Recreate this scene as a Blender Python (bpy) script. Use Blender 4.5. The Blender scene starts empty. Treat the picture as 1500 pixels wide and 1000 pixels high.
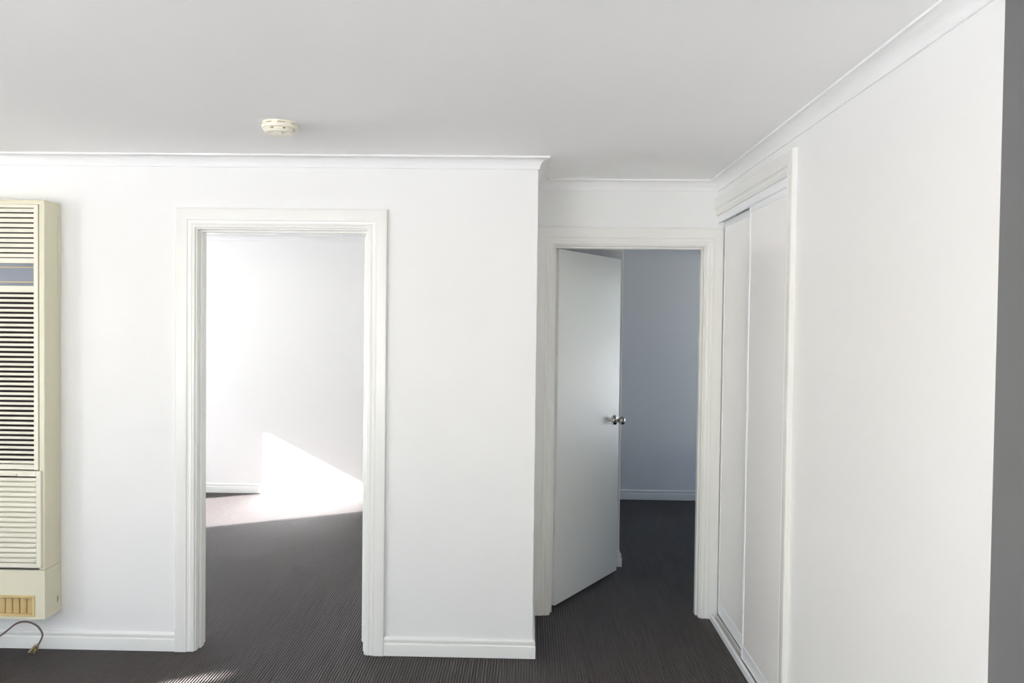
import bpy, bmesh, math, random
from mathutils import Vector, Matrix
random.seed(7)
S = bpy.context.scene
COL = S.collection
PI = math.pi

# ------------------------------------------------------------------ camera
def look(loc, yaw, pitch, roll, fpx):
    cy, sy, cp, sp = math.cos(yaw), math.sin(yaw), math.cos(pitch), math.sin(pitch)
    f = Vector((-sy * cp, cy * cp, sp)); r = Vector((cy, sy, 0)); u = r.cross(f)
    cr, sr = math.cos(roll), math.sin(roll)
    r2 = cr * r + sr * u; u2 = -sr * r + cr * u
    d = bpy.data.cameras.new('camera'); o = bpy.data.objects.new('camera', d); COL.objects.link(o)
    m = Matrix((r2, u2, -f)).transposed().to_4x4(); m.translation = Vector(loc); o.matrix_world = m
    d.sensor_width = 36; d.lens = fpx * 36 / 1500; d.clip_start = .02; d.clip_end = 300
    return o
S.camera = look((-0.0374, -3.8144, 1.6136), 0.0205, -0.02302, 0.01217, 1167)

# ------------------------------------------------------------------ world, sun, exposure
SUN_EL, SUN_AZ = math.radians(24.6), math.radians(28.5)     # azimuth of travel, from +x towards +y
W_ = bpy.data.worlds.new('sky'); S.world = W_; W_.use_nodes = True
nt = W_.node_tree; bg = nt.nodes['Background']
sky = nt.nodes.new('ShaderNodeTexSky'); sky.sky_type = 'NISHITA'; sky.sun_disc = False
sky.sun_elevation = SUN_EL
sd = Vector((-math.cos(SUN_AZ), -math.sin(SUN_AZ)))         # towards the sun
sky.sun_rotation = math.atan2(sd.x, sd.y)
sky.air_density = 1.0; sky.dust_density = 0.6; sky.ozone_density = 1.0
tint = nt.nodes.new('ShaderNodeMix'); tint.data_type = 'RGBA'; tint.blend_type = 'MULTIPLY'; tint.inputs[0].default_value = 1
tint.inputs[7].default_value = (.84, .92, 1.07, 1)           # camera white balance set for the sun
nt.links.new(sky.outputs[0], tint.inputs[6]); nt.links.new(tint.outputs[2], bg.inputs[0]); bg.inputs[1].default_value = 0.72
sl = bpy.data.lights.new('sun', 'SUN'); sl.energy = 175; sl.angle = math.radians(0.9); sl.color = (.985, .99, 1)
so = bpy.data.objects.new('sun', sl); COL.objects.link(so)
trav = Vector((math.cos(SUN_AZ) * math.cos(SUN_EL), math.sin(SUN_AZ) * math.cos(SUN_EL), -math.sin(SUN_EL)))
so.rotation_euler = trav.to_track_quat('-Z', 'Y').to_euler(); so.location = (-12, -8, 8)
S.view_settings.view_transform = 'Standard'; S.view_settings.look = 'None'
S.view_settings.gamma = 1; S.view_settings.use_curve_mapping = False
S.view_settings.exposure = -0.32
S.cycles.max_bounces = 14; S.cycles.diffuse_bounces = 10; S.cycles.glossy_bounces = 4
S.cycles.transparent_max_bounces = 12
S.cycles.use_guiding = True; S.cycles.use_denoising = True; S.cycles.denoising_input_passes = 'RGB_ALBEDO_NORMAL'; S.cycles.denoising_prefilter = 'ACCURATE'
S.cycles.caustics_reflective = False; S.cycles.caustics_refractive = False
S.cycles.sample_clamp_indirect = 0

def portal(name, x, y0, y1, z0, z1, sx, swap=False):
    l = bpy.data.lights.new(name, 'AREA'); l.shape = 'RECTANGLE'; l.size = y1 - y0; l.size_y = z1 - z0
    l.cycles.is_portal = True
    o = bpy.data.objects.new(name, l); COL.objects.link(o)
    o.location = (x, (y0 + y1) / 2, (z0 + z1) / 2)
    d = Vector((sx, 0, 0))
    if swap: o.location = ((y0 + y1) / 2, x, (z0 + z1) / 2); d = Vector((0, sx, 0))
    o.rotation_euler = d.to_track_quat('-Z', 'Y').to_euler()

# ------------------------------------------------------------------ materials
def mat(name, col, rough=.5, spec=.5, metal=0, noise=0, nscale=40, bump=0, bscale=200, coat=0):
    m = bpy.data.materials.new(name); m.use_nodes = True; t = m.node_tree
    b = t.nodes['Principled BSDF']; b.inputs['Base Color'].default_value = (*col, 1)
    b.inputs['Roughness'].default_value = rough; b.inputs['Metallic'].default_value = metal
    b.inputs['Specular IOR Level'].default_value = spec; b.inputs['Coat Weight'].default_value = coat
    tc = t.nodes.new('ShaderNodeTexCoord')
    if noise:
        n = t.nodes.new('ShaderNodeTexNoise'); n.inputs['Scale'].default_value = nscale; n.inputs['Detail'].default_value = 4
        r = t.nodes.new('ShaderNodeMix'); r.data_type = 'RGBA'
        r.inputs[6].default_value = (*[c * (1 - noise) for c in col], 1); r.inputs[7].default_value = (*[min(1, c * (1 + noise)) for c in col], 1)
        t.links.new(tc.outputs['Object'], n.inputs['Vector']); t.links.new(n.outputs['Fac'], r.inputs[0])
        t.links.new(r.outputs[2], b.inputs['Base Color'])
    if bump:
        n = t.nodes.new('ShaderNodeTexNoise'); n.inputs['Scale'].default_value = bscale; n.inputs['Detail'].default_value = 3
        k = t.nodes.new('ShaderNodeBump'); k.inputs['Strength'].default_value = bump; k.inputs['Distance'].default_value = .002
        t.links.new(tc.outputs['Object'], n.inputs['Vector']); t.links.new(n.outputs['Fac'], k.inputs['Height'])
        t.links.new(k.outputs['Normal'], b.inputs['Normal'])
    return m
def srgb(r, g, b):
    f = lambda c: (c / 255 / 12.92) if c / 255 <= .04045 else ((c / 255 + .055) / 1.055) ** 2.4
    return (f(r), f(g), f(b))
M = {}
M['wall'] = mat('wall_paint', srgb(239, 239, 238), .42, .35, noise=.008, nscale=3, bump=.05, bscale=260)
M['bluewall'] = mat('pale_blue_grey_paint', srgb(232, 232, 232), .45, .3, noise=.008, nscale=3, bump=.05, bscale=260)
M['shadewall'] = mat('grey_wall_shade', srgb(119, 119, 120), .45, .3, noise=.008, nscale=3, bump=.05, bscale=260)  # grey base colour carries the wall end's shade, which the lighting leaves too bright
M['ceiling'] = mat('ceiling_paint', srgb(249, 249, 249), .8, .2, noise=.006, nscale=2, bump=.04, bscale=240)
M['cornice'] = mat('cornice_paint', srgb(240, 240, 240), .6, .3, noise=.004, nscale=5)
M['trim'] = mat('trim_gloss', srgb(238, 238, 234), .25, .5, noise=.006, nscale=8)
M['leaf'] = mat('door_paint', srgb(236, 237, 234), .3, .45, noise=.005, nscale=4, bump=.03, bscale=120)
M['panel'] = mat('wardrobe_board', srgb(246, 245, 244), .2, .5, noise=.004, nscale=5)
M['alu'] = mat('white_powdercoat', srgb(240, 242, 245), .28, .5, noise=.003, nscale=9)
M['track_in'] = mat('track_channel', srgb(196, 190, 182), .5, .4, noise=.08, nscale=60)
M['dark'] = mat('dark_gap', srgb(58, 42, 36), .8, .2, noise=.1, nscale=40)
M['cream'] = mat('cream_enamel', srgb(226, 222, 198), .38, .45, noise=.012, nscale=10)
M['slat'] = mat('cream_slat', srgb(233, 230, 214), .35, .45, noise=.012, nscale=14)
M['tan'] = mat('tan_vane', srgb(216, 192, 138), .45, .4, noise=.05, nscale=25)
M['bluegrey'] = mat('heater_inner', srgb(140, 147, 160), .5, .4, noise=.04, nscale=12)
M['inside'] = mat('heater_dark', srgb(70, 52, 60), .7, .3, noise=.1, nscale=20)
M['scuff'] = mat('grey_scuff', srgb(150, 146, 128), .6, .3, noise=.15, nscale=60)
M['alarm'] = mat('alarm_plastic', srgb(242, 238, 222), .4, .4, noise=.01, nscale=40)
M['alarm_dark'] = mat('alarm_slot', srgb(150, 128, 96), .7, .3, noise=.1, nscale=80)
M['chrome'] = mat('satin_nickel', (.52, .49, .45), .18, .5, 1, noise=.04, nscale=60)
M['brass'] = mat('brass', (.62, .46, .14), .3, .5, 1, noise=.1, nscale=90)
M['cord'] = mat('cord_rubber', srgb(118, 100, 94), .5, .4, noise=.1, nscale=60)
M['plug'] = mat('plug_plastic', srgb(150, 138, 108), .5, .4, noise=.1, nscale=60)
M['ground'] = mat('concrete', srgb(186, 186, 184), .9, .2, noise=.12, nscale=3)
M['tile'] = mat('vinyl', srgb(165, 164, 162), .4, .4, noise=.05, nscale=6)  # for the added bounce floor out of view
M['blind'] = mat('blind_fabric', srgb(232, 228, 218), .8, .2, noise=.03, nscale=30)

def carpet():
    m = bpy.data.materials.new('carpet_wool'); m.use_nodes = True; t = m.node_tree
    b = t.nodes['Principled BSDF']; b.inputs['Roughness'].default_value = .6; b.inputs['Specular IOR Level'].default_value = .55
    b.inputs['Sheen Weight'].default_value = .05; b.inputs['Sheen Roughness'].default_value = .5; b.inputs['Sheen Tint'].default_value = (.55, .53, .53, 1)
    tc = t.nodes.new('ShaderNodeTexCoord'); n = t.nodes.new('ShaderNodeTexNoise')
    n.inputs['Scale'].default_value = 190; n.inputs['Detail'].default_value = 3
    n2 = t.nodes.new('ShaderNodeTexNoise'); n2.inputs['Scale'].default_value = 2.2; n2.inputs['Detail'].default_value = 3
    a = t.nodes.new('ShaderNodeMath'); a.operation = 'MULTIPLY_ADD'; a.inputs[1].default_value = .35
    r = t.nodes.new('ShaderNodeMix'); r.data_type = 'RGBA'
    c0, c1 = srgb(55, 49, 48), srgb(84, 77, 75)
    r.inputs[6].default_value = (*c0, 1); r.inputs[7].default_value = (*c1, 1)
    t.links.new(tc.outputs['Object'], n.inputs['Vector']); t.links.new(tc.outputs['Object'], n2.inputs['Vector'])
    s = t.nodes.new('ShaderNodeMath'); s.operation = 'SUBTRACT'; s.inputs[1].default_value = .17
    t.links.new(n2.outputs['Fac'], a.inputs[0]); t.links.new(n.outputs['Fac'], s.inputs[0]); t.links.new(s.outputs[0], a.inputs[2])
    t.links.new(a.outputs[0], r.inputs[0]); t.links.new(r.outputs[2], b.inputs['Base Color'])
    w = t.nodes.new('ShaderNodeTexWave'); w.bands_direction = 'Y'; w.inputs['Scale'].default_value = 38; w.inputs['Distortion'].default_value = 1.5
    k = t.nodes.new('ShaderNodeBump'); k.inputs['Strength'].default_value = .5; k.inputs['Distance'].default_value = .002
    t.links.new(tc.outputs['Object'], w.inputs['Vector']); t.links.new(w.outputs['Fac'], k.inputs['Height'])
    t.links.new(k.outputs['Normal'], b.inputs['Normal'])
    return m
M['carpet'] = carpet()

def glass():
    m = bpy.data.materials.new('window_glass'); m.use_nodes = True; t = m.node_tree
    t.nodes.remove(t.nodes['Principled BSDF']); out = t.nodes['Material Output']
    a = t.nodes.new('ShaderNodeBsdfTransparent'); g = t.nodes.new('ShaderNodeBsdfGlossy'); g.inputs['Roughness'].default_value = .02
    f = t.nodes.new('ShaderNodeLayerWeight'); f.inputs['Blend'].default_value = .5
    p = t.nodes.new('ShaderNodeMath'); p.operation = 'POWER'; p.inputs[1].default_value = 5; t.links.new(f.outputs['Facing'], p.inputs[0])
    q = t.nodes.new('ShaderNodeMath'); q.operation = 'MULTIPLY_ADD'; q.inputs[1].default_value = .96; q.inputs[2].default_value = .04
    t.links.new(p.outputs[0], q.inputs[0]); x = t.nodes.new('ShaderNodeMixShader')
    t.links.new(q.outputs[0], x.inputs[0]); t.links.new(a.outputs[0], x.inputs[1]); t.links.new(g.outputs[0], x.inputs[2])
    t.links.new(x.outputs[0], out.inputs['Surface'])
    return m
M['glass'] = glass()

# ------------------------------------------------------------------ helpers
def link(name, bm, m, parent=None, smooth=None, kind=None):
    bmesh.ops.recalc_face_normals(bm, faces=bm.faces)
    me = bpy.data.meshes.new(name); bm.to_mesh(me); bm.free()
    for q in (m if isinstance(m, (list, tuple)) else [m]): me.materials.append(M[q])
    if smooth:
        for p in me.polygons: p.use_smooth = True
        me.set_sharp_from_angle(angle=math.radians(smooth))
    o = bpy.data.objects.new(name, me); COL.objects.link(o)
    if parent: o.parent = parent
    if kind: o['kind'] = kind
    return o
def tag(o, label, cat, group=None, kind=None):
    o['label'] = label; o['category'] = cat
    if group: o['group'] = group
    if kind: o['kind'] = kind
    return o
def empty(name, loc=(0, 0, 0), rz=0):
    o = bpy.data.objects.new(name, None); COL.objects.link(o); o.location = loc; o.rotation_euler = (0, 0, rz); o.empty_display_size = .1
    return o
def box(bm, x0, x1, y0, y1, z0, z1, bev=0, seg=1):
    c = bmesh.new()
    bmesh.ops.create_cube(c, size=1)
    for v in c.verts:
        v.co = Vector((x0 + (v.co.x + .5) * (x1 - x0), y0 + (v.co.y + .5) * (y1 - y0), z0 + (v.co.z + .5) * (z1 - z0)))
    if bev: bmesh.ops.bevel(c, geom=list(c.edges), offset=bev, segments=seg, affect='EDGES', profile=.5)
    me = bpy.data.meshes.new('t'); c.to_mesh(me); c.free(); bm.from_mesh(me); bpy.data.meshes.remove(me)
    return bm
def B(*a, **k): return box(bmesh.new(), *a, **k)
def prism(outline, axis, a0, a1):
    """2D outline extruded along axis ('x': outline is (y,z); 'y': (x,z); 'z': (x,y))."""
    bm = bmesh.new()
    P = {'x': lambda u, v, a: (a, u, v), 'y': lambda u, v, a: (u, a, v), 'z': lambda u, v, a: (u, v, a)}[axis]
    f0 = [bm.verts.new(P(u, v, a0)) for u, v in outline]; f1 = [bm.verts.new(P(u, v, a1)) for u, v in outline]
    bm.faces.new(f0); bm.faces.new(list(reversed(f1))); n = len(f0)
    for i in range(n): bm.faces.new((f0[i], f1[i], f1[(i + 1) % n], f0[(i + 1) % n]))
    return bm
def sweep(path, N, prof, bm=None, closed_prof=True):
    """Profile (lateral, height) swept along a planar path with mitred corners; lateral = N x direction, height along N."""
    bm = bm or bmesh.new(); N = Vector(N); pts = [Vector(p) for p in path]; rings = []
    for i, p in enumerate(pts):
        d0 = (p - pts[i - 1]).normalized() if i else None
        d1 = (pts[i + 1] - p).normalized() if i < len(pts) - 1 else None
        l0 = N.cross(d0) if d0 else None; l1 = N.cross(d1) if d1 else None
        l = l0 if l1 is None else l1 if l0 is None else (l0 + l1) / (1 + l0.dot(l1))
        rings.append([bm.verts.new(p + l * a + N * b) for a, b in prof])
    n = len(prof)
    for r0, r1 in zip(rings, rings[1:]):
        for i in range(n): bm.faces.new((r0[i], r0[(i + 1) % n], r1[(i + 1) % n], r1[i]))
    bm.faces.new(list(reversed(rings[0]))); bm.faces.new(rings[-1])
    return bm
def lathe(bm, prof, seg=48, c=(0, 0, 0), axis='z'):
    rings = []
    for r, h in prof:
        row = []
        for i in range(seg):
            a = 2 * PI * i / seg; x, y = r * math.cos(a), r * math.sin(a)
            row.append(bm.verts.new((c[0] + x, c[1] + y, c[2] + h)))
        rings.append(row)
    for r0, r1 in zip(rings, rings[1:]):
        for i in range(seg): bm.faces.new((r0[i], r0[(i + 1) % seg], r1[(i + 1) % seg], r1[i]))
    bm.faces.new(list(reversed(rings[0]))); bm.faces.new(rings[-1])
    return bm
def wall_with_holes(u0, u1, z0, z1, holes):
    """Outline rectangles that tile a wall with rectangular openings (u0,u1,z0,z1)."""
    us = sorted({u0, u1, *[h[0] for h in holes], *[h[1] for h in holes]}); out = []
    for a, b in zip(us, us[1:]):
        hs = sorted([(h[2], h[3]) for h in holes if h[0] < (a + b) / 2 < h[1]]); z = z0
        for h0, h1 in hs:
            if h0 > z: out.append((a, b, z, h0))
            z = h1
        if z < z1: out.append((a, b, z, z1))
    return out
def wall(name, axis, a0, a1, u0, u1, z0, z1, holes=(), m='wall', label=''):
    bm = bmesh.new()
    for (p, q, r, s) in wall_with_holes(u0, u1, z0, z1, holes):
        if axis == 'x': box(bm, a0, a1, p, q, r, s)
        else: box(bm, p, q, a0, a1, r, s)
    bmesh.ops.remove_doubles(bm, verts=bm.verts, dist=1e-5)
    o = link(name, bm, m, kind='structure'); tag(o, label, 'wall'); return o

# ------------------------------------------------------------------ plan dimensions (metres)
XL, XR, YB = -5.4, .992, 3.54          # facade inner face, right wall face, far wall of both back rooms
R, T, H = .575, .11, 2.4               # recess depth, wall thickness, ceiling height
YE = -2.04                             # near end of the right wall
NIB_X, NIB_Y = .588, 1.486

# ------------------------------------------------------------------ floor, ceiling, ground
bm = bmesh.new()                       # cord carpet: ribs run away from the camera, 13 mm apart
pitch, x0, x1, y0, y1 = .0131, -5.5, 4.0, -6.6, 3.64
n = int((x1 - x0) / pitch); prev = None
for i in range(n + 1):
    for fx, z in ((0, -.0062), (.24, -.001), (.5, 0), (.76, -.001)):
        x = x0 + (i + fx) * pitch
        cur = (bm.verts.new((x, y0, z)), bm.verts.new((x, y1, z)))
        if prev: bm.faces.new((prev[0], cur[0], cur[1], prev[1]))
        prev = cur
tag(link('floor', bm, 'carpet', kind='structure', smooth=60), 'dark charcoal ribbed cord carpet running through all the rooms', 'floor')
tag(link('ceiling', B(-5.5, 4.0, -6.6, 3.64, H, H + .12), 'ceiling', kind='structure'), 'plain white painted plaster ceiling', 'ceiling')
tag(link('ground', B(-45, 45, -45, 45, -.34, -.14), 'ground', kind='structure'), 'pale concrete ground outside the house', 'ground')

tag(link('floor_bounce', B(-2.3, 3.9, -6.5, -4.35, -.004, .004), 'tile', kind='structure'), 'unseen pale floor added behind the camera to brighten the ceiling', 'floor')  # added pale surface, bounces sun up to the ceiling
# ------------------------------------------------------------------ walls
D1L, D1R, D1H = -1.637, -.817, 2.048   # door 1 jamb faces and head
D2L, D2R, D2H = .100, .920, 2.043      # door 2
J = .018                               # jamb lining thickness
MW = (-4.9, -2.37, .02, 2.15)          # main room sliding window (y0, y1, z0, z1)
RW = (.66, 1.96, .06, 2.15)            # bedroom window
NW = (-4.4, -1.5, .10, 2.15)            # added unseen window behind the camera for frontal fill (x0, x1, z0, z1)
BW = (2.45, 3.46, .4, 2.12)              # rear room window in its right wall
FW = (-5.2, -3.4, .06, 2.15)          # added unseen window in the bedroom far wall, brightens the carpet there
wall('wall_back', 'y', 0, T, -5.5, 0, -.1, H, [(D1L - J, D1R + J, -.2, D1H + J)], label='long white wall with the left doorway and the heater')
wall('wall_recess_left', 'x', -.09, 0, T, YB, -.1, H, label='short white return wall between left wall and recessed doorway')
wall('wall_recess', 'y', R, R + T, 0, 2.8, -.1, H, [(D2L - J, D2R + J, -.2, D2H + J)], label='white wall at the end of the recess above the right door')
WY0, WY1, WH = -.612, R, 2.212         # wardrobe opening
wall('wall_right', 'x', XR, XR + .1, YE + .001, R, -.1, H, [(WY0, WY1, -.2, WH)], label='white right wall that holds the sliding wardrobe')
wall('wall_right_end', 'y', YE, YE + .09, XR + .001, 4.0, -.1, H, m='shadewall', label='wall end with its shade painted in grey at the right edge of the photo')
wall('wall_nib', 'y', NIB_Y, NIB_Y + .09, 0, NIB_X - .012, -.1, H, label='narrow wall nib just behind the open white door')
lab = bmesh.new(); lathe(lab, [(.012, -.1), (.012, H)], 24, (NIB_X - .012, NIB_Y + .012, 0)); box(lab, NIB_X - .012, NIB_X, NIB_Y + .012, NIB_Y + .09, -.1, H)
tag(link('wall_nib_corner', lab, 'wall', kind='structure', smooth=40), 'rounded outer corner of the wall nib behind the door', 'wall')
wall('wall_far_left', 'y', YB, YB + .1, -5.5, -.045, -.1, H, [FW], label='far white wall of the sunlit left room')
wall('wall_far_right', 'y', YB, YB + .1, -.045, 2.8, -.1, H, m='bluewall', label='far blue-grey wall of the dim rear room')
wall('wall_left', 'x', XL - .1, XL, -6.6, 3.64, -.2, H + .1, [MW, RW], label='window wall on the left outside the photo')
wall('wall_near', 'y', -6.6, -6.5, -5.5, 4.0, -.1, H, [NW], label='white wall behind the photographer')
wall('wall_east', 'x', 3.9, 4.0, -6.6, YE + .09, -.1, H, label='white wall far right outside the photo')
wall('wall_rear_right', 'x', 2.7, 2.8, R + T, YB, -.1, H, [BW], label='right wall of the rear room outside the view')

# ------------------------------------------------------------------ cornices and baseboards
def cove(s=.055, n=9):
    p = [(0, 0), (0, -s), (.005, -s)]
    c = (s - .002, -s + .001); r = s - .009        # concave quarter, centre away from the wall
    for i in range(n):
        a = PI - (PI / 2) * i / (n - 1); p.append((c[0] + r * math.cos(a), c[1] + r * math.sin(a)))
    p += [(s, -.008), (s, 0)]
    return p
COVE = cove()
SK = [(0, 0), (.0155, 0), (.0155, .054), (.0145, .058), (.011, .061), (.011, .070), (.0125, .074), (.0125, .080), (.009, .0855), (.004, .089), (0, .090)]
def run(name, path, prof, z, m, label):
    """path in plan with the room on the left-hand side"""
    o = link(name, sweep([(x, y, z) for x, y in path], (0, 0, 1), prof), m, kind='structure', smooth=35)
    return tag(o, label, 'trim')
run('trim_1', [(.992 + 1.5, YE), (XR, YE), (XR, R), (0, R), (0, 0), (XL, 0)], COVE, H, 'cornice', 'white cove cornice along ceiling of the main room')
run('trim_2', [(-.09, T), (-.09, YB), (XL, YB), (XL, T)], COVE, H, 'cornice', 'white cove cornice in the bright left room')
run('trim_3', [(2.7, YB), (0, YB), (0, NIB_Y + .09)], COVE, H, 'cornice', 'white cove cornice in the dim rear room')
AW = .092                              # architrave width
run('baseboard_back', [(-1.737, 0), (XL, 0)], SK, 0, 'trim', 'white moulded skirting board below heater, left of the left doorway')
run('baseboard_corner', [(0, R - .02), (0, 0), (-.718, 0)], SK, 0, 'trim', 'white moulded skirting board between the two doorways')
run('baseboard_right', [(1.6, YE), (XR, YE), (XR, -.705)], SK, 0, 'trim', 'white moulded skirting board under the right wall')
run('baseboard_far_left', [(-.09, YB), (XL, YB)], SK, 0, 'trim', 'white skirting board on far wall of the bright left room')
run('baseboard_far_right', [(2.7, YB), (0, YB)], SK, 0, 'trim', 'white skirting board on far wall of the dim rear room')
run('baseboard_nib', [(NIB_X, NIB_Y + .09), (NIB_X, NIB_Y), (0, NIB_Y)], SK, 0, 'trim', 'short skirting board on the nib behind the open door')

# ------------------------------------------------------------------ doors
# architrave profile: lateral 0 at the inner (opening) edge, growing outwards; height away from the wall
ARCH = [(0, 0), (0, .009), (.003, .012), (.012, .0125), (.015, .0145), (.017, .0145), (.024, .0125), (.033, .0145), (.037, .0185), (.042, .0195), (.045, .0185), (.048, .0195), (.088, .020), (AW, .018), (AW, 0)]
def mould(bm, pts, N): return sweep(pts, N, ARCH, bm)
def doorway(name, xl, xr, zh, yf, label, aw_in=.007):
    """jamb lining with stops and an architrave on both faces; yf = wall face towards the camera"""
    root = empty(name, ((xl + xr) / 2, yf + T / 2, 0)); tag(root, label, 'door', kind='structure')
    ox, oy = root.location.x, root.location.y
    def sh(bm): bmesh.ops.translate(bm, vec=(-ox, -oy, 0), verts=bm.verts); return bm
    for (a, b) in ((xl - J, xl), (xr, xr + J)):
        link('jamb', sh(B(a, b, yf - .001, yf + T + .001, 0, zh + J)), 'trim', root)
    link('head_jamb', sh(B(xl, xr, yf - .001, yf + T + .001, zh, zh + J)), 'trim', root)
    for (a, b) in ((xl, xl + .011), (xr - .011, xr)):
        link('door_stop', sh(B(a, b, yf + .032, yf + .071, 0, zh - .011, bev=.002)), 'trim', root)
    link('door_stop', sh(B(xl, xr, yf + .032, yf + .071, zh - .011, zh, bev=.002)), 'trim', root)
    e = aw_in
    # front face: normal -y ; path so that N x d points away from the opening
    link('architrave', sh(mould(bmesh.new(), [(xl - e, yf, 0), (xl - e, yf, zh + e), (xr + e, yf, zh + e), (xr + e, yf, 0)], (0, -1, 0))), 'trim', root, smooth=25)
    link('architrave', sh(mould(bmesh.new(), [(xr + e, yf + T, 0), (xr + e, yf + T, zh + e), (xl - e, yf + T, zh + e), (xl - e, yf + T, 0)], (0, 1, 0))), 'trim', root, smooth=25)
    return root
def knob_set(leaf, lx, z, th):
    """rose and round knob on both faces of the leaf; leaf local: x along, y 0 (hall face -th)"""
    for s, y in ((-1, -th), (1, 0)):
        for nm, prof in (('knob_rose', [(.0, 0), (.029, 0), (.031, .003), (.029, .008), (.022, .012), (.013, .0135), (.0, .0135)]),
                         ('door_knob', [(0, .010), (.0105, .010), (.0095, .016), (.009, .026), (.0125, .031), (.0205, .036), (.0255, .044), (.0265, .052), (.0245, .060), (.019, .0665), (.010, .0695), (0, .070)])):
            bm = bmesh.new(); prof2 = [(max(r, .0004), h) for r, h in prof]
            lathe(bm, prof2, 32)
            bmesh.ops.rotate(bm, cent=(0, 0, 0), matrix=Matrix.Rotation(-s * PI / 2, 3, 'X'), verts=bm.verts)
            bmesh.ops.translate(bm, vec=(lx, y, z), verts=bm.verts)
            k = link(nm, bm, 'chrome', leaf, smooth=40); k['label'] = 'polished nickel ' + ('round knob' if nm == 'door_knob' else 'round rose plate')
def leaf(root, pivot, ang, length, height, th=.035):
    lf = link('door_leaf', B(.002, length, -th, 0, .014, height, bev=.0015), 'leaf', root)
    lf.location = (pivot[0] - root.location.x, pivot[1] - root.location.y, 0); lf.rotation_euler = (0, 0, ang)
    return lf
d1 = doorway('door_1', D1L, D1R, D1H, 0, 'left white doorway with moulded frame opening to a sunlit room')
# leaf of door 1 stands open at a right angle inside the bright room, hinged on the right jamb: only its edge shows
lf = link('door_leaf', B(-.034, .0, .002, .805, .014, 2.036, bev=.0015), 'leaf', d1)
lf.location = (D1R + .0 - d1.location.x, T - d1.location.y, 0)
d2 = doorway('door_2', D2L, D2R, D2H, R, 'right doorway in the recess with its white door standing half open')
lf2 = leaf(d2, (D2L + .001, R + T + .006), math.radians(58.0), .802, 2.034)
knob_set(lf2, .802 - .060, 1.0, .035)
for hz in (.22, 1.02, 1.82):
    bm = lathe(bmesh.new(), [(.0055, -.045), (.0055, .045)], 16, (0, 0, hz)); box(bm, 0, .03, -.0022, 0, hz - .045, hz + .045)
    hg = link('hinge', bm, 'trim', d2); hg.location = (D2L - d2.location.x - .002, R + T + .004 - d2.location.y, 0)

# ------------------------------------------------------------------ built-in wardrobe with two sliding doors
wr = empty('built_in_wardrobe', (XR, 0, 0)); tag(wr, 'white built-in wardrobe with two sliding doors in the right wall', 'wardrobe')
def wl(name, bm, m, parent=wr, smooth=None):
    bmesh.ops.translate(bm, vec=(-XR, 0, 0), verts=bm.verts); return link(name, bm, m, parent, smooth)
bm = mould(bmesh.new(), [(XR, R, WH), (XR, WY0, WH), (XR, WY0, 0)], (-1, 0, 0))
wl('architrave', bm, 'trim', smooth=25)
bm = bmesh.new(); box(bm, XR + .10, XR + .62, WY0 - .02, WY0, 0, WH + .02); box(bm, XR + .6, XR + .62, WY0, R, 0, WH + .02); box(bm, XR + .0, XR + .62, WY0, R, WH, WH + .018)
wl('carcass', bm, 'panel')
bm = bmesh.new(); box(bm, XR - .001, XR + .006, WY0, R, WH - .038, WH, bev=.001); box(bm, XR + .006, XR + .075, WY0, R, WH - .008, WH); box(bm, XR + .029, XR + .033, WY0, R, WH - .03, WH - .008)
wl('top_track', bm, 'alu')
bm = bmesh.new(); WE = R - .0215
box(bm, XR - .014, XR + .075, WY0, WE, 0, .012); box(bm, XR - .014, XR + .000, WY0, WE, .012, .030, bev=.002); box(bm, XR + .026, XR + .030, WY0, WE, .012, .024)
bt = wl('bottom_track', bm, 'alu')
wl('track_channel', B(XR, XR + .026, WY0, WE - .001, .012, .0125), 'track_in', bt)
def sliding(y0, y1, x, label):
    z0, z1 = .030, WH - .034 + .002; sw = .022
    p = wl('sliding_door', B(x + .004, x + .016, y0 + sw - .004, y1 - sw + .004, z0 + .05, z1 - .02), 'panel'); p['label'] = label
    for a, b in ((y0, y0 + sw), (y1 - sw, y1)): wl('stile', B(x, x + .02, a, b, z0, z1, bev=.002), 'alu', p)
    wl('bottom_rail', B(x + .002, x + .018, y0 + sw, y1 - sw, z0, z0 + .068, bev=.0015), 'alu', p)
    wl('top_rail', B(x + .002, x + .018, y0 + sw, y1 - sw, z1 - .036, z1, bev=.0015), 'alu', p)
sliding(WY0 + .003, -.022, XR + .004, 'nearer sliding door running on the front track')
sliding(-.055, R - .010, XR + .031, 'further sliding door running on the rear track')

# ------------------------------------------------------------------ wall heater
HX0, HX1, HY, HZ0, HZ1 = -2.96, -2.303, -.13, .188, 2.161
ht = empty('wall_heater', ((HX0 + HX1) / 2, 0, HZ0)); tag(ht, 'tall cream metal wall heater with louvred grilles left of the doorway', 'heater')
def hl(name, bm, m, parent=ht, smooth=None, label=None):
    bmesh.ops.translate(bm, vec=(-ht.location.x, 0, -HZ0), verts=bm.verts); o = link(name, bm, m, parent, smooth)
    if label: o['label'] = label
    return o
FX = -2.331                            # right edge of the inset front (left edge mirrors it)
FL = HX0 + (HX1 - FX)
SKZ = .425                             # skirt top
bm = bmesh.new()
ELL = [(HX1, -.001), (HX1, HY + .004), (HX1 - .001, HY + .0012), (HX1 - .004, HY), (FX + .003, HY), (FX + .003, HY + .012), (HX1 - .006, HY + .012), (HX1 - .006, -.001)]
def add_prism(bm, ol, axis, a0, a1):
    p = prism(ol, axis, a0, a1); me = bpy.data.meshes.new('t'); p.to_mesh(me); p.free(); bm.from_mesh(me); bpy.data.meshes.remove(me)
add_prism(bm, ELL, 'z', SKZ, HZ1 - .008); add_prism(bm, [(HX0 + HX1 - x, y) for x, y in ELL], 'z', SKZ, HZ1 - .008)
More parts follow.
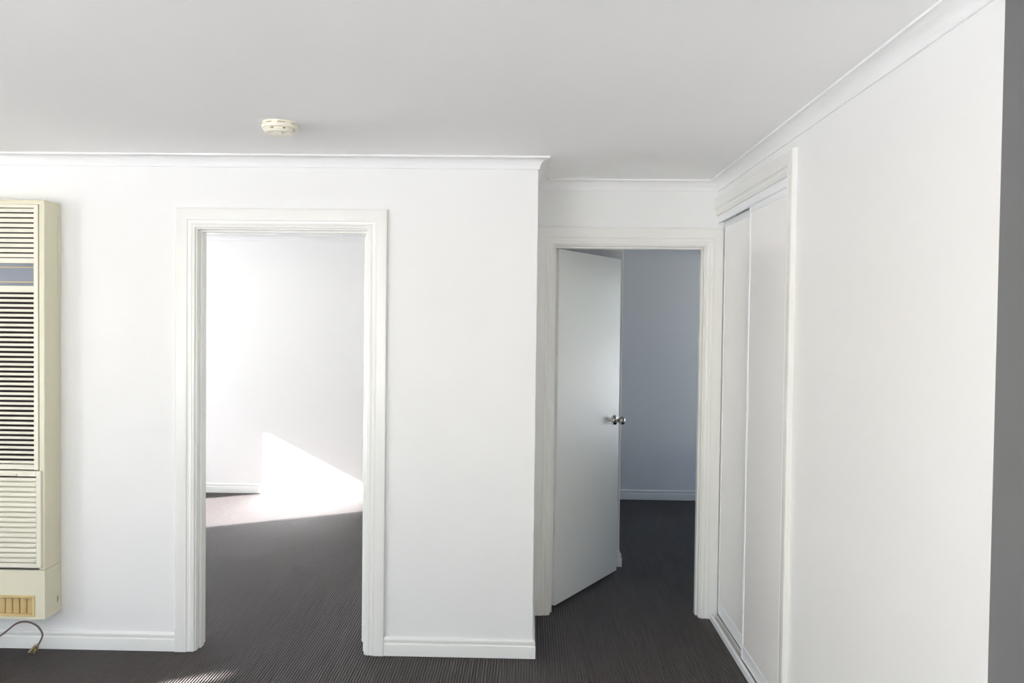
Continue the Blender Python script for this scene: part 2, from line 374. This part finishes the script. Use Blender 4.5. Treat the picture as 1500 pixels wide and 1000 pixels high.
box(bm, HX0, HX1, HY, -.001, HZ1 - .0079, HZ1, bev=.002); box(bm, HX0 + .0061, HX1 - .0061, -.012, -.0012, SKZ, HZ1 - .0081)
box(bm, FL - .0029, FX + .0029, HY + .0005, HY + .012, HZ1 - .02, HZ1 - .0081)
cas = hl('casing', bm, 'cream')
hl('back_plate', B(HX1 - .001, HX1 + .002, -.028, -.002, 1.72, 2.10), 'cream', cas)
hl('inner_liner', B(FL, FX, HY + .035, HY + .04, SKZ, HZ1 - .02), 'inside')
# front frame pieces
SX = -2.352; SXL = HX0 + (HX1 - SX)
bm = bmesh.new()
for a, b in ((SX, FX), (FL, SXL)): box(bm, a, b, HY - .004, HY + .02, .897, HZ1 - .022, bev=.001)
for a, b in ((2.124, HZ1 - .022), (1.866, 1.889), (1.730, 1.760), (.899, .922)): box(bm, SXL + .0001, SX - .0001, HY - .0037, HY + .0195, a, b)
hl('front_frame', bm, 'slat')
hl('sight_panel', B(SXL, SX, HY + .022, HY + .026, 1.755, 1.87), 'bluegrey', label='blue-grey recessed strip between the grilles')
for z in (1.779, 1.848): hl('sight_bead', B(SXL, SX, HY + .019, HY + .022, z - .002, z + .002), 'tan')
def slat_mesh(w, tilt, face=.0125, d=.016):
    bm = bmesh.new(); t = face - .009
    pr = [(0, 0), (d * math.cos(tilt), d * math.sin(tilt)), (d * math.cos(tilt), d * math.sin(tilt) + t), (0, t + .009), (-.002, t + .006), (-.002, .002)]
    v0 = [bm.verts.new((-w / 2, y, z)) for y, z in pr]; v1 = [bm.verts.new((w / 2, y, z)) for y, z in pr]
    bm.faces.new(v0); bm.faces.new(list(reversed(v1))); k = len(pr)
    for i in range(k): bm.faces.new((v0[i], v1[i], v1[(i + 1) % k], v0[(i + 1) % k]))
    bmesh.ops.recalc_face_normals(bm, faces=bm.faces)
    me = bpy.data.meshes.new('louvre_slat'); bm.to_mesh(me); bm.free(); me.materials.append(M['slat']); return me
SM = slat_mesh(SX - SXL, .5)
def slats(z0, z1, n, x, me, parent, y):
    for i in range(n):
        o = bpy.data.objects.new('louvre_slat', me); COL.objects.link(o); o.parent = parent
        o.location = (x - ht.location.x, y, z0 + (z1 - z0) * i / (n - 1) - HZ0)
slats(1.893, 2.103, 10, (SX + SXL) / 2, slat_mesh(SX - SXL, .35, .0175), ht, HY)
slats(.926, 1.708, 35, (SX + SXL) / 2, SM, ht, HY)
# lower grille flap
PX = -2.314; PXL = HX0 + (HX1 - PX)
bm = bmesh.new()
for a, b in ((PX - .024, PX), (PXL, PXL + .024)): box(bm, a, b, HY - .012, HY + .012, .436, .893, bev=.002)
box(bm, PXL + .0241, PX - .0241, HY - .0115, HY + .0115, .4365, .457); box(bm, PXL + .0241, PX - .0241, HY - .0115, HY + .0115, .868, .8925)
box(bm, PXL + .0242, PX - .0242, HY + .008, HY + .011, .4575, .8675)
fl = hl('lower_grille', bm, 'slat')
SM2 = slat_mesh(PX - PXL - .049, -.05, .0170, .016)
slats(.461, .845, 17, (PX + PXL) / 2, SM2, fl, HY - .0095)
hl('flap_gap', B(PXL + .024, PX - .024, HY - .0125, HY - .008, .8615, .8675), 'dark', fl)
hl('handle', B(-2.60, -2.425, HY - .020, HY - .010, .871, .879, bev=.002), 'slat', fl)
# skirt with vent
bm = bmesh.new(); VZ0, VZ1, VX = .198, .302, -2.349; VXL = HX0 + (HX1 - VX)
for (p, q, r, s) in wall_with_holes(HX0 + .0046, HX1 - .0046, HZ0 + .0005, SKZ - .003, [(VXL, VX, VZ0 + .003, VZ1)]): box(bm, p, q, HY - .002, HY + .006, r, s)
box(bm, HX1 - .0045, HX1 + .0015, HY - .0022, -.001, HZ0, SKZ - .002); box(bm, HX0 - .0015, HX0 + .0045, HY - .0022, -.001, HZ0, SKZ - .002)
box(bm, HX0 + .0046, HX1 - .0046, HY + .0062, -.0011, HZ0 + .0006, HZ0 + .004)
bmesh.ops.remove_doubles(bm, verts=bm.verts, dist=1e-5)
sk = hl('skirt_panel', bm, 'cream')
hl('scuff_mark', prism([(-.034, .235), (-.028, .243), (-.026, .262), (-.031, .272), (-.036, .256)], 'x', HX1 + .001, HX1 + .0022), 'scuff', sk)
bm = bmesh.new()
for a, b, c, d in ((VXL + .0121, VX - .0121, VZ0 + .0035, VZ0 + .015), (VXL + .0121, VX - .0121, VZ1 - .012, VZ1 - .0005), (VX - .012, VX, VZ0 + .003, VZ1), (VXL, VXL + .012, VZ0 + .003, VZ1)): box(bm, a, b, HY - .006, HY + .01, c, d, bev=.0012)
box(bm, VXL, VX, HY + .03, HY + .034, VZ0, VZ1)
vg = hl('vent_frame', bm, ['tan'])
vn = B(-.012, .012, -.0015, .0015, VZ0 + .012, VZ1 - .01, bev=.0008); bmesh.ops.rotate(vn, cent=(0, 0, 0), matrix=Matrix.Rotation(math.radians(28), 3, 'Z'), verts=vn.verts)
o0 = hl('vent_vane', vn, 'tan', vg); 
for i in range(14):
    o = o0 if i == 0 else o0.copy()
    if i: COL.objects.link(o)
    o.location = (VX - .030 - .0345 * i, HY + .012, 0)

# ------------------------------------------------------------------ power cord under the heater
def tube(pts, r, seg=10, sub=8):
    """Catmull-Rom tube"""
    P = [Vector(p) for p in pts]; P = [2 * P[0] - P[1]] + P + [2 * P[-1] - P[-2]]; L = []
    for i in range(1, len(P) - 2):
        for k in range(sub):
            t = k / sub; a, b, c, d = P[i - 1:i + 3]
            L.append(.5 * ((2 * b) + (c - a) * t + (2 * a - 5 * b + 4 * c - d) * t * t + (3 * b - a - 3 * c + d) * t ** 3))
    L.append(P[-2]); bm = bmesh.new(); rings = []; u = Vector((0, 1, 0))
    for i, p in enumerate(L):
        d = (L[min(i + 1, len(L) - 1)] - L[max(i - 1, 0)]).normalized(); w = d.cross(u).normalized(); v = w.cross(d)
        rings.append([bm.verts.new(p + r * (math.cos(2 * PI * j / seg) * w + math.sin(2 * PI * j / seg) * v)) for j in range(seg)]); u = v
    for a, b in zip(rings, rings[1:]):
        for j in range(seg): bm.faces.new((a[j], a[(j + 1) % seg], b[(j + 1) % seg], b[j]))
    bm.faces.new(list(reversed(rings[0]))); bm.faces.new(rings[-1]); return bm
pc = empty('power_cord', (-2.40, -.065, 0)); tag(pc, 'loose brown power cord with plug hanging below the wall heater onto carpet', 'power cord')
def pl(name, bm, m, parent=pc, smooth=None, label=None):
    bmesh.ops.translate(bm, vec=(-pc.location.x, -pc.location.y, 0), verts=bm.verts); o = link(name, bm, m, parent, smooth)
    if label: o['label'] = label
    return o
cp = [(-2.80, -.06, .186), (-2.79, -.062, .12), (-2.73, -.07, .045), (-2.65, -.075, .035), (-2.60, -.072, .056), (-2.558, -.07, .082), (-2.518, -.07, .112), (-2.485, -.07, .139), (-2.449, -.07, .152), (-2.409, -.07, .149),
      (-2.376, -.07, .132), (-2.356, -.07, .106), (-2.352, -.07, .086), (-2.361, -.071, .062), (-2.370, -.073, .044)]
pl('cable', tube(cp, .0043), 'cord', smooth=50)
# flat plug standing on its tip on the carpet, pins pointing right
a0, a1 = Vector((-2.368, -.072, .049)), Vector((-2.404, -.082, .008)); dr = (a1 - a0).normalized(); L = (a1 - a0).length
side = Vector((.62, -.55, -.55)); side = (side - side.dot(dr) * dr).normalized(); nrm = dr.cross(side)
def frame(bm, o): bmesh.ops.transform(bm, matrix=Matrix((side, nrm, dr)).transposed().to_4x4(), verts=bm.verts); bmesh.ops.translate(bm, vec=o, verts=bm.verts); return bm
bm = bmesh.new(); box(bm, -.005, .007, -.013, .013, .012, L, bev=.003, seg=2); lathe(bm, [(.0035, 0), (.0055, .004), (.008, .016), (.005, .02)], 12)
pb = pl('plug_body', frame(bm, a0), 'plug', smooth=40)
for (dy, dz, rot) in ((-.006, .024, .5), (.006, .024, -.5), (0, .037, 0)):
    bm = B(.006, .023, -.0008, .0008, -.003, .003, bev=.0004)
    bmesh.ops.rotate(bm, cent=(0, 0, 0), matrix=Matrix.Rotation(rot, 3, 'X'), verts=bm.verts); bmesh.ops.translate(bm, vec=(0, dy, dz), verts=bm.verts)
    pl('pin', frame(bm, a0), 'brass', pb)

# ------------------------------------------------------------------ smoke alarm on the ceiling
sa = empty('smoke_alarm', (-1.04, -.635, H)); tag(sa, 'round cream smoke alarm on the white ceiling', 'smoke alarm')
def al(name, prof, m, seg=64, parent=sa, sm=40):
    bm = lathe(bmesh.new(), [(max(r, .0005), h) for r, h in prof], seg); return link(name, bm, m, parent, smooth=sm)
al('base_ring', [(.0, 0), (.066, 0), (.068, -.002), (.068, -.006), (.064, -.007), (0, -.007)], 'alarm')
al('gap_ring', [(.0, -.007), (.064, -.007), (.064, -.0095), (0, -.0095)], 'alarm_dark')
body = al('body', [(0, -.0095), (.066, -.0095), (.0695, -.0115), (.0705, -.015), (.0695, -.024), (.066, -.027), (.062, -.028), (0, -.028)], 'alarm')
al('vent_ring', [(0, -.028), (.058, -.028), (.058, -.033), (0, -.033)], 'alarm_dark')
for k in range(16):                    # ribs between the vent slots
    if k % 2: continue
    a = 2 * PI * k / 16 + .2; bm = B(.050, .063, -.017, .017, -.0335, -.0275, bev=.001)
    bmesh.ops.rotate(bm, cent=(0, 0, 0), matrix=Matrix.Rotation(a, 3, 'Z'), verts=bm.verts); link('vent_rib', bm, 'alarm', sa)
for k in range(8):                     # clips that break the gap at the ceiling plate
    a = 2 * PI * k / 8; bm = B(.058, .0685, -.012, .012, -.0105, -.0055, bev=.001)
    bmesh.ops.rotate(bm, cent=(0, 0, 0), matrix=Matrix.Rotation(a, 3, 'Z'), verts=bm.verts); link('base_clip', bm, 'alarm', sa)
cover = al('cover', [(0, -.033), (.060, -.033), (.061, -.0355), (.059, -.040), (.054, -.0425), (.050, -.0430), (.048, -.0415), (.030, -.0415), (.028, -.0435), (.0, -.0440)], 'alarm')
for s in (0, 1):                       # raised segments leave two sunk crescents
    bm = bmesh.new(); n = 10; a0_ = s * PI - .42
    ring = [[bm.verts.new((r * math.cos(a0_ + .84 * i / n), r * math.sin(a0_ + .84 * i / n), h)) for i in range(n + 1)] for r, h in ((.027, -.0405), (.027, -.0434), (.0505, -.0432), (.0505, -.0405))]
    for q in range(4):
        for i in range(n): bm.faces.new((ring[q][i], ring[q][i + 1], ring[(q + 1) % 4][i + 1], ring[(q + 1) % 4][i]))
    bm.faces.new([r_[0] for r_ in ring]); bm.faces.new([r_[-1] for r_ in reversed(ring)])
    link('cover_bridge', bm, 'alarm', cover)
tb = al('test_button', [(0, -.0435), (.010, -.0435), (.010, -.0455), (.0085, -.0465), (0, -.0465)], 'alarm', 24); 
bm = lathe(bmesh.new(), [(.0022, -.0425), (.0022, -.0450)], 12, (.018, -.024, 0)); link('indicator', bm, 'alarm_dark', sa)

# ------------------------------------------------------------------ windows outside the frame that light the rooms
def window(name, xa, xb, y0, y1, z0, z1, mull, label, swap=False):
    root = empty(name, ((xa + xb) / 2, (y0 + y1) / 2, z0)); loc0 = root.location.copy(); tag(root, label, 'window', kind='structure')
    def q(nm, bm, m): bmesh.ops.translate(bm, vec=-loc0, verts=bm.verts); return link(nm, bm, m, root)
    bm = bmesh.new(); w = .035; xc = (xa + xb) / 2
    for a, b in ((y0, y0 + w), (y1 - w, y1)): box(bm, xc - .03, xc + .03, a, b, z0, z1)
    for a, b in ((z0, z0 + w), (z1 - w, z1)): box(bm, xc - .03, xc + .03, y0, y1, a, b)
    for m_ in mull: box(bm, xc - .025, xc + .025, m_ - .022, m_ + .022, z0, z1)
    q('window_frame', bm, 'alu')
    ys = [y0 + w] + [v for m_ in mull for v in (m_ - .022, m_ + .022)] + [y1 - w]
    for a, b in zip(ys[::2], ys[1::2]): q('pane', B(xc - .002, xc + .002, a, b, z0 + w, z1 - w), 'glass')
    if swap: root.rotation_euler = (0, 0, -PI / 2); root.location = (loc0.y, loc0.x, loc0.z)
window('window_1', XL - .1, XL, *MW, [-3.635], 'sliding glass door on the left, outside the photo')
w1 = bpy.data.objects['window_1']
for k in range(9):                     # first slat splits the sun streak; the rest are added to cut sun
    link('sun_block_slat', B(-5.362 + 5.45 + .003 * (k % 2), -5.360 + 5.45 + .003 * (k % 2), -2.535 - .085 * k - (.045 if k else 0) - sum(MW[:2]) / 2, -2.447 - .085 * k - (.045 if k else 0) - sum(MW[:2]) / 2, .02, 2.10), 'blind', w1)
link('blind_rail', B(-5.385 + 5.45, -5.335 + 5.45, MW[0] - sum(MW[:2]) / 2, MW[1] - sum(MW[:2]) / 2, 2.12, 2.16), 'blind', w1)
window('window_2', XL - .1, XL, *RW, [], 'window of the bright left room, outside the view')
window('window_3', 2.7, 2.8, *BW, [], 'window of the dim rear room, outside the view')
window('fill_window_far', YB, YB + .1, *FW, [], 'unseen window added to brighten the carpet of the left room', swap=True)
portal('portal_bedroom_far', YB - .001, FW[0], FW[1], FW[2], FW[3], -1, swap=True)
window('fill_window_near', -6.6, -6.5, *NW, [-2.95], 'unseen window added behind the camera for fill light', swap=True)
portal('portal_near', -6.499, NW[0], NW[1], NW[2], NW[3], 1, swap=True)
portal('portal_main', XL - .001, MW[0], MW[1], MW[2], MW[3], 1)
portal('portal_bedroom', XL - .001, RW[0], RW[1], RW[2], RW[3], 1)
portal('portal_rear', 2.699, BW[0], BW[1], BW[2], BW[3], -1)
